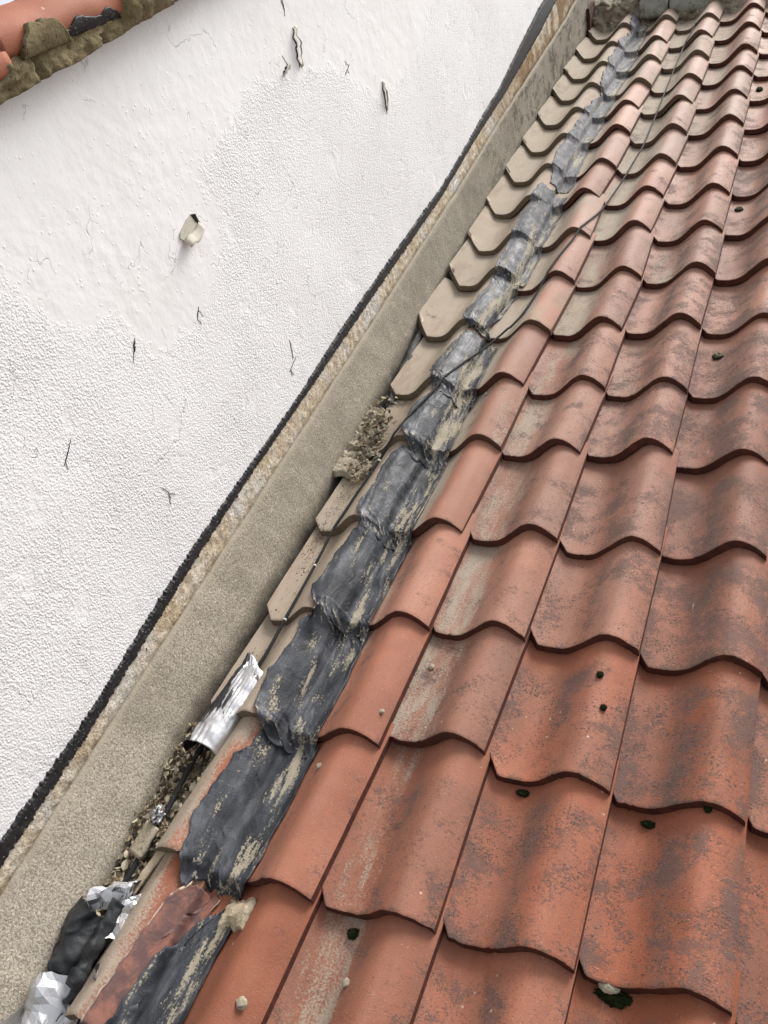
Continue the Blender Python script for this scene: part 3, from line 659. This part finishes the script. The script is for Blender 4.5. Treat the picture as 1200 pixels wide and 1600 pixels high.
for v in (.70, 1.055, .53):
    i = int(np.argmin(abs(vv-v))); j0, j1 = max(0, i-1), i+1
    p0 = Vector((cu[i], vv[i], cs[i]+.0055)); p1 = Vector((cu[i+1], vv[i+1], cs[i+1]+.0055)); t = (p1-p0).normalized()*.0022
    a, b = tube([p0-t, p0+t], .0046); link('cable_tie', mesh('cable_tie', a, b, WHITE), cable)

# ---------------------------------------------------------------- foil, rubber, lumps
def sheet(name, fn, nu, nv, mat, th=.0012, parent=None, smooth=True, **tags):
    vs = []; A = []
    for i in range(nv):
        for j in range(nu):
            vs.append(fn(j/(nu-1), i/(nv-1))); A.append(j/(nu-1))
    o = link(name, mesh(name, vs, grid_faces(nv, nu, 0, True), mat, smooth, attrs={'across': A, 'crease': [0]*len(A)}), parent); solid(o, th)
    return tag(o, **tags) if tags else o
def crump(p, amp, sc, seed, ridge=True):
    q = Vector(p)*sc+Vector((seed, seed*.7, 0)); n = noise.noise_vector(q)
    n2 = noise.noise_vector(q*2.7)
    return tuple(p[i]+amp*(n[i]*1.0+.4*n2[i]) for i in range(3))
def foil_channel(t, s):                                  # s up the slope, t across
    ul = -.392+.030*s; ur = -.318+(.012+.022*min(1, s*1.15) if s < .87 else .037-.03*(s-.87)/.13)
    v = .183+.232*s+.012*math.sin(3.1*t)*(1 if s > .5 else .4)-(.038*t*s if s > .8 else 0)
    a = math.pi*t
    n = -.022+.016*t+.043*math.sin(a)**.75*(1-.45*s)+(.010*s)
    p = (ul+(ur-ul)*(.5-.5*math.cos(a)*(.85+.15*t)), v, n)
    k = .25+1.1*max(0, .55-t)*2
    dz = .0045*k*(1-2*abs(noise.noise(Vector((t*13, s*3.2+t*2, 3))))*2)
    return crump((p[0], p[1], p[2]+dz), .0022, 34, 2)
sheet('foil_channel', foil_channel, 46, 90, FOIL, .0014, label='crumpled silver foil strip with black streaks arched over the cable', cat='foil strip')
# crushed foil ball on the cable
def lump(name, loc, size, mat, seed, amp=.35, sc=2.2, sub=3, **tags):
    bm = bmesh.new(); bmesh.ops.create_icosphere(bm, subdivisions=sub, radius=1)
    tip = []
    for v in bm.verts:
        n = fbm(v.co.x*sc+seed, v.co.y*sc, v.co.z*sc, 1, 4); v.co = v.co*(1+amp*n)
        tip.append(v.co.z)
        v.co = Vector((v.co.x*size[0], v.co.y*size[1], v.co.z*size[2]))
    me = bpy.data.meshes.new(name); bm.to_mesh(me); bm.free(); me.materials.append(mat)
    me.polygons.foreach_set('use_smooth', [True]*len(me.polygons))
    a = me.attributes.new('tip', 'FLOAT', 'POINT'); a.data.foreach_set('value', [max(0, min(1, (x-.35)*2.2)) for x in tip])
    a = me.attributes.new('across', 'FLOAT', 'POINT'); a.data.foreach_set('value', [.9]*len(tip))
    o = link(name, me, None, loc); return tag(o, **tags)
lump('foil_ball', (-.357, .046, -.002), (.010, .013, .010), FOIL2, 4.4, .9, 1.9, 4, label='small crushed foil ball stuck on the cable among dead leaves', cat='foil ball')
# bundle at the bottom of the fillet
def rub(t, s):
    a = math.pi*t; p = (-.435+.105*t+.02*s*(1-t), -.235+.105*s-.02*t, -.035+.050*math.sin(a)+.022*s)
    return crump(p, .013, 22, 5)
sheet('rubber_wrap', rub, 34, 34, RUBBER, .002, label='folded black rubber flashing crumpled against the foot of the fillet', cat='rubber flashing')
def rub2(t, s):
    p = (-.345+.030*t+.01*s, -.275+.155*s, .002+.018*math.sin(math.pi*t)+.014*s-.018*(s < .15)); return crump(p, .008, 34, 9)
sheet('rubber_strip', rub2, 16, 46, RUBBER, .002, label='twisted black rubber strip standing between the foil pieces', cat='rubber strip')
def f2(t, s):
    p = (-.375+.062*t+.004*s, -.150+.050*s+.040*t, -.005+.022*math.sin(math.pi*s)+.020*(1-t)); return crump(p, .009, 40, 13)
sheet('foil_scrap', f2, 9, 8, FOIL2, .001, smooth=False, label='pale pointed foil scrap at the lower end of the cable', cat='foil scrap')
def f2b(t, s):
    p = (-.335+.045*t, -.195+.085*s+.03*t, -.010+.026*math.sin(math.pi*t)); return crump(p, .011, 48, 33)
sheet('foil_scrap', f2b, 10, 13, FOIL, .001, smooth=False, label='shredded foil scrap with black streaks beside the rubber strip', cat='foil scrap')
def f3(t, s):
    p = (-.385+.115*t-.010*s, -.375+.115*s+.045*t*s, .004+.022*math.sin(2.2*math.pi*t+.6)*(.5+.5*s)-.02*(1-s)+.012*s*t); return crump(p, .008, 30, 21)
sheet('foil_sheet', f3, 13, 13, FOIL2, .001, smooth=False, label='large creased silver foil sheet at the bottom left corner', cat='foil sheet')
def f4(t, s):
    p = (-.445+.075*t, -.40+.115*s-.015*t, .006+.014*math.sin(math.pi*t)-.03*s*s+.01*s); return crump(p, .006, 26, 41)
GREYS = plain('grey_lead', (.13, .125, .115), .7, .3, bsc=120, bd=.002)
sheet('lead_offcut', f4, 22, 26, GREYS, .002, label='dull grey lead offcut in the bottom left corner beside the foil sheet', cat='lead offcut')

# slate sliver wedged between litter and tile, mortar crumbs
def sl(t, s):
    c = interp([(0, -.330), (.35, -.318), (.7, -.298), (1, -.285)], s); wd = .020*math.sin(math.pi*min(1, s*.92+.06))**.5
    return (c-.5*wd+wd*t+.0012*fbm(s*20, t, 1), -.125+.215*s, -.008+.006*t+.010*s+.0015*fbm(s*9, t*4, 4))
sheet('slate_sliver', sl, 6, 50, SLATE, .004, label='long sandy slate sliver wedged between dead leaves and the cut tile', cat='slate sliver')
def sl2(t, s): return (-.385+.034*t+.006*s, -.025+.060*s-.01*t, -.014+.006*t+.004*s+.002*fbm(s*4, t*4, 2))
sheet('mortar_fragment', sl2, 8, 10, MORTAR, .009, label='flat square mortar fragment below the small foil ball', cat='mortar fragment')
def ml(t, s):
    u, v = -.165+.075*t, -.092+.052*s
    return (u+.003*fbm(s*4, t*4, 3), v+.005*fbm(t*4, s*4, 9), max(env1(u, v), env1(u, v+.03)-.012)+.003+.014*math.sin(math.pi*t)*math.sin(math.pi*s)+.0022*fbm(u*70, v*70, 5)-(.02 if min(t, s, 1-t, 1-s) < .02 else 0))
sheet('mortar_lump', ml, 30, 26, SANDY, .004, label='sandy mortar lump under the tape overhang near the bottom', cat='mortar lump')
def mc(t, s):
    v = 1.03+.30*s; ur = interp([(0, -.345), (.20, -.340), (.24, -.368), (.5, -.345), (.8, -.372), (1, -.400)], s)+.006*fbm(v*55, 3, 1, 1, 5)
    u = -.446+(ur+.446)*t; e = max(env1(u, v), -.034); vv_ = v+.010*fbm(u*50, 0, 2)*(s < .1)
    n = e+.006+.012*(1-t)**2+(.003+.002*fbm(u*20, v*20, 1) if s < .2 else .010*fbm(u*60, v*50, 3, 1, 4)-.004)+.0022*fbm(u*150, v*150, 6)
    if t > .97 or s < .01 or s > .99: n -= .012
    return (u, vv_, n)
sheet('broken_mortar', mc, 26, 110, MORTAR, .006, label='ragged broken mortar bedding wedged between fillet and tiles above the leaves', cat='broken mortar')
def ots(t, s):
    v = 1.36+.46*s; return (-.448+.028*s*0-.012*s+.026*t+.004*fbm(v*12, 1, 2)+.04*(1-s)*.9, v, -.040+.008*math.sin(math.pi*t)+.006*fbm(v*14, t*3, 4))
sheet('old_flashing', ots, 9, 90, plain('old_lead', (.07, .066, .060), .75, .25), .002, label='narrow curled grey flashing strip in the gap above the broken mortar', cat='flashing strip')

# ---------------------------------------------------------------- leaf litter
def leaf_mesh(spots, cols_mat, name, size=(.004, .016), nrm_j=.42):
    vs, fs, mi = [], [], []
    for (u, v, n) in spots:
        L = random.uniform(*size); wd = L*random.choice((.18, .25, .35, .5, .7)); a = random.gauss(.25, .9)+math.pi/2
        rot = Matrix.Rotation(a, 3, 'Z') @ Matrix.Rotation(random.gauss(0, nrm_j*.6), 3, 'Y') @ Matrix.Rotation(random.gauss(0, nrm_j), 3, 'X')
        o = len(vs); cv = random.uniform(-.3, .3)
        for (x, y) in ((-1, 0), (-.45, .8), (.3, .9), (1, .1), (.4, -.8), (-.4, -.9)):
            p = rot @ Vector((x*L/2, y*wd/2, cv*L*(x*x)*.5)); vs.append((u+p.x, v+p.y, n+p.z))
        vs.append((u, v, n+.0008)); k = random.randrange(len(cols_mat))
        for i in range(6): fs.append((o+i, o+(i+1) % 6, o+6)); mi.append(k)
    return mesh(name, vs, fs, cols_mat, False, None, mi)
LM = [plain('litter_tan', (.33, .265, .165), .85, .2), plain('litter_pale', (.46, .40, .29), .85, .2), plain('litter_brown', (.14, .10, .060), .85, .2), plain('litter_grey', (.24, .215, .165), .85, .2), plain('litter_dark', (.05, .036, .024), .9, .2)]
sp = []
for _ in range(1700):
    v = random.uniform(-.14, .255); u0 = interp([(-.15, -.42), (.3, -.425)], v); u1 = interp([(-.14, -.335), (.02, -.335), (.1, -.315), (.25, -.315)], v)
    u = random.uniform(u0, u1); e = max(-.038+.020*fbm(u*30, v*12, 1), env1(u, v)); sp.append((u, v, e+.002+abs(random.gauss(0, .006))))
o = link('leaf_litter', leaf_mesh(sp, LM, 'leaf_litter', (.005, .021))); tag(o, 'dry tan leaf litter packed in the trough below the foil strip', 'leaf litter', kind='stuff')
sp = []
for _ in range(620):
    v = random.gauss(1.17, .08); u = random.gauss(-.362, .020)+(v-1.1)*-.12; sp.append((u, v, max(env1(u, v), -.03)+.007+.02*max(0, -.37-u)*0+abs(random.gauss(0, .006))))
o = link('leaf_litter', leaf_mesh(sp, [LM[2], LM[4], LM[3], LM[0], LM[3]], 'leaf_litter_dark', (.005, .022))); tag(o, 'dark leaf crumbs and twigs beside the broken mortar', 'leaf litter', kind='stuff')
sp = []
for _ in range(420):                                       # crumbs scattered on the dusty tiles
    v = random.choice([random.gauss(.95, .05), random.gauss(.80, .05), random.uniform(.3, 1.1), random.gauss(.78, .03)]); u = random.gauss(-.375, .014); e = env1(u, v)
    if e > -.05: sp.append((u, v, e+.0012))
o = link('soil_crumbs', leaf_mesh(sp, [LM[4], LM[2], LM[4]], 'soil_crumbs', (.002, .006), .2)); tag(o, 'dark soil crumbs scattered on the beige tiles along the fillet', 'soil crumbs', kind='stuff')

# ---------------------------------------------------------------- moss
MO = [(.277, .268, .013, .006, 0, 'dark moss tuft under a tile lip, third column, lower right'), (.470, 1.600, .013, .013, .35, 'round moss cushion in the pan of a sooty tile at right centre'), (.484, -.006, .030, .011, .0, 'large dark moss cushion under the tile lip at the bottom right'),
      (.073, -.034, .010, .008, 0, 'small moss tuft under a lip at the bottom centre'), (.371, .491, .0060, .006, 0, 'upper of two tiny moss dots on a third column tile'), (.389, .424, .0055, .0055, 0, 'lower of two tiny moss dots on a third column tile'),
      (.574, .278, .0055, .0055, 0, 'tiny moss dot on a roll crest above the large cushion'), (.457, 2.464, .012, .014, .3, 'moss spot near the right edge in the upper half'), (.454, 3.557, .012, .022, .1, 'moss spot near the right edge close to the top'),
      (.487, .262, .012, .006, 0, 'thin moss smear under the lip above the large cushion')]
for i, (u, v, a, b, fr, lab) in enumerate(MO):
    o = lump('moss_cushion', (u, v, env1(u, v)+.002), (a, b, min(a, b)*.6+.001), MOSS, i*3.1, .45, 3.0, 4, label=lab, cat='moss', group='moss cushions on the tiles'); o['frost'] = fr
    vs, fs = [], []
    for q in range(int(120+a*b*1.2e6)):
        e = Vector(noise.random_unit_vector()); e.z = abs(e.z); p0 = Vector((e.x*a, e.y*b, e.z*min(a, b)*.6)); tp = p0+Vector((e.x, e.y, e.z+.5)).normalized()*random.uniform(.0012, .0032); sd = Vector((-e.y, e.x, .2)).normalized()*.0005; k = len(vs); vs += [p0-sd, p0+sd, tp]; fs.append((k, k+1, k+2))
    link('moss_shoots', mesh('moss_shoots', vs, fs, MOSS, False, attrs={'tip': [0]*len(vs)}), o)['frost'] = fr
o = lump('lichen_cap', (.470, .004, env1(.470, -.01)+.013), (.015, .010, .006), plain('lichen_pale', (.46, .42, .31), .95, .1, bsc=700, bd=.003), 2.2, .3, 3, 4, label='pale lichen cap on top of the large moss cushion', cat='lichen')
# small stones
ST = [(.10, -.11, .006), (-.01, .34, .005), (.03, .49, .006), (-.09, .21, .006), (-.03, -.19, .008), (-.145, .70, .007), (-.105, 1.38, .005)]
for i, (u, v, a) in enumerate(ST):
    lump('pebble', (u, v, env1(u, v)+a*.4), (a, a*1.2, a*.7), MORTAR, 9+i, .35, 1.5, 3, label=['beige pebble in a pan at the bottom centre', 'beige pebble beside a seam above the lip right of the tape', 'beige pebble stuck on the seam at the centre', 'pale pebble at the right edge of the tape', 'mossy pebble on the roll at the bottom edge', 'round pebble bubble on the tape middle', 'small pebble on the tape where silt lies thick'][i], cat='pebble', group='pebbles on the tiles')

# ---------------------------------------------------------------- neighbour's verge on top of the wall
verge = link('verge', None, None, (0, 0, 0)); tag(verge, 'olive brown mortar verge along the top of the white wall', 'verge mortar')
vs = []; nv = 1000; nh = 22
for i in range(nv):
    v = -.75+6.3*i/(nv-1)
    for j in range(nh):
        t = j/(nh-1)
        kv = max(0, min(1, (v-.94)/.025, (1.24-v)/.05)); n = 1.072+(.052+.070*kv)*t; u = -.460+.004*t+.020*kv*math.sin(math.pi*min(1, .15+t*.9))
        if j == 0: u = -.505; n = 1.071
        if j == nh-1: u = -.56; n += .004
        if 0 < j < nh-1:
            u += .011*fbm(v*11, n*22, 4)+.004*fbm(v*60, n*60, 9)
            if abs(v-.88) < .004+.003*noise.noise(Vector((n*90, 0, 0))) and n < 1.09: u -= .016
            if abs(v-.712) < .006 and n < 1.2: u -= .012
        n += .004*fbm(v*13, 2, 2)
        vs.append((u, v, n))
link('mortar_bed', mesh('mortar_bed', vs, grid_faces(nv, nh), VERGE), verge)
v, f = boxv(-1.2, -.52, -.75, 5.5, 1.06, 1.10); link('verge_deck', mesh('verge_deck', v, f, DECKM, False), verge)
def verge_mesh(seed):
    pr = [(-.26, .030), (-.22, .012), (-.18, .008), (-.14, .020), (-.11, .040)]
    for q in range(13):
        an = math.radians(125-q*(125+32)/12); pr.append((-.055+.055*math.cos(an), .035+.042*math.sin(an)))
    vs = []; uvs = []; n = len(pr); nv = 26
    for i in range(nv):
        t = i/(nv-1); v = t*.308+(.002*noise.noise(Vector((i*.4, seed, 1))) if i else 0)
        for j, (x, z) in enumerate(pr):
            vs.append((x+.002*noise.noise(Vector((t*5, j*.3, seed))), v+(.003*noise.noise(Vector((j*.8, seed, 7))) if i == 0 else 0), z-.020*t+.002*noise.noise(Vector((t*4, j*.2, seed+5))))); uvs.append((.40+.6*j/(n-1), v))
    return mesh('verge_tile', vs, grid_faces(nv, n, 0, True), CLAY, True, uvs)
VT = [verge_mesh(i) for i in range(3)]
def vpt(s, v):                                        # point on the outer face of a verge roll
    an = math.radians(60-s*92); return (-.055+.0555*math.cos(an), .035+.0425*math.sin(an)-.02*v/.308, math.cos(an), math.sin(an))
for k in range(-4, 16):
    vv_ = .645+k*.30
    o = link('verge_tile', VT[k % 3], None, (-.450+random.uniform(-.002, .002), vv_, 1.108+random.uniform(-.002, .002)), .0); solid(o, .013, -1)
    o['tone'] = 1.05; o['dust'] = .12; o['lichen'] = .12; o['pale'] = .08; o['seed'] = float(50+k*2.3)
    tag(o, 'smooth orange verge tile above the white wall, bearing a mortar smear' if k == 0 else 'orange verge tile above the white wall, just %s the smeared one' % ('below' if k == -1 else 'above') if abs(k) == 1 else f'orange verge tile above the white wall, {ORD[abs(k)-1]} one {"up" if k > 0 else "down"} from the smeared tile', 'verge tile', 'verge tiles on the white wall')
    if k == 0:
        def patch(name, mat, s0, v0, v1, off, seed, jag):
            def fn(t, q):
                v = v0+(v1-v0)*q+.006*fbm(t*5, seed, 2); top = s0+(1-s0)*jag*(.5+.8*fbm(v*24, seed, 1, 1, 4))*1.0+(1-s0)*.8*abs(2*q-1)**4
                s = min(1.03, top)+(1.03-min(1.03, top))*t; x, z, cx, cz = vpt(s, v); e = off*(1 if 0 < t and 0 < q < 1 else -.3)
                return (x+cx*e, v, z+cz*e)
            return sheet(name, fn, 16, 70, mat, .001, o)
        patch('tar_smear', TAR, .62, .135, .30, .0022, 3, .55)
        patch('mortar_smear', VERGE, .30, .035, .150, .009, 8, .5)

# ---------------------------------------------------------------- ridge
rm = link('ridge_bedding', None, None, (0, 0, 0)); tag(rm, 'crumbling mortar bedding and lichened caps closing the ridge', 'ridge')
def rb(t, s):
    u = -.50+2.1*s
    if t < .75:
        v = 4.735+.13*t/.75; n = -.045+.13*(t/.75)**.8
    else: v = 4.865+.2*(t-.75)/.25; n = .085+.005*(t-.75)
    n += .020*fbm(u*16, t*3, 3)*(t > .1)+.006*fbm(u*60, v*60, 4); v += .035*fbm(u*13, t*4, 6)
    if u < -.36: n -= .02
    return (u, v, n)
sheet('mortar_bedding', rb, 40, 420, RIDGEM, .004, rm)
def cap(u0, u1, seed, v0=4.745, hgt=.15):
    vs = []; nu_, na = 26, 26
    for i in range(nu_):
        u = u0+(u1-u0)*i/(nu_-1)
        for j in range(na):
            a = math.pi*j/(na-1); r = .135+.013*fbm(u*11, a*1.5, seed)+.004*fbm(u*50, a*8, seed)+(.006 if i < 4 else 0)
            v = 4.90-math.cos(a)*r*1.05+.030*fbm(u*16, a*2, seed+3)*(j < 3); n = -.005+math.sin(a)*r*.95
            vs.append((u, v, n))
    me = mesh('ridge_tile', vs, grid_faces(nu_, na, 0, True), RIDGET); return me
for i, (a, b) in enumerate([(-.21, -.065), (-.055, .135), (.60, .93), (.94, 1.27), (1.28, 1.6)]):
    o = link('ridge_tile', cap(a, b, i*3), None, (0, 0, [.0, -.004, .0, 0, 0][i])); solid(o, .012)
    tag(o, ['grey green ridge tile broken short at the top of the tape', 'grey green lichened ridge tile above the cable end', 'grey green ridge tile right of the mossy mortar', 'grey green ridge tile, second right of the mossy mortar', 'grey green ridge tile at the far right end'][i], 'ridge tile', 'ridge tiles')
# back slope and house body below so that nothing floats
bk = boxv(-.499, 1.6, 0, 4.5, -.06, 0)
o = link('back_slope', mesh('back_slope', bk[0], bk[1], DECKM, False), body)
o.matrix_basis = Matrix.Translation((0, 4.93, -.08)) @ Matrix.Rotation(rad(-80), 4, 'X')
# masonry stub and post at the top of the fillet
def stub(name, x0, x1, y0, y1, z0, z1, mat, lab, cat):
    v, f = boxv(x0, x1, y0, y1, z0, z1); me = mesh(name, v, f, mat, False)
    bm = bmesh.new(); bm.from_mesh(me); bmesh.ops.subdivide_edges(bm, edges=bm.edges[:], cuts=10, use_grid_fill=True)
    for q in bm.verts: q.co += Vector(noise.noise_vector(q.co*26))*.004
    bm.to_mesh(me); bm.free(); o = link(name, me); return tag(o, lab, cat)
stub('end_board', -.476, -.462, 4.70, 4.86, -.05, .10, BOARD, 'dark reddish board end standing in the gap at the top of the fillet', 'board')
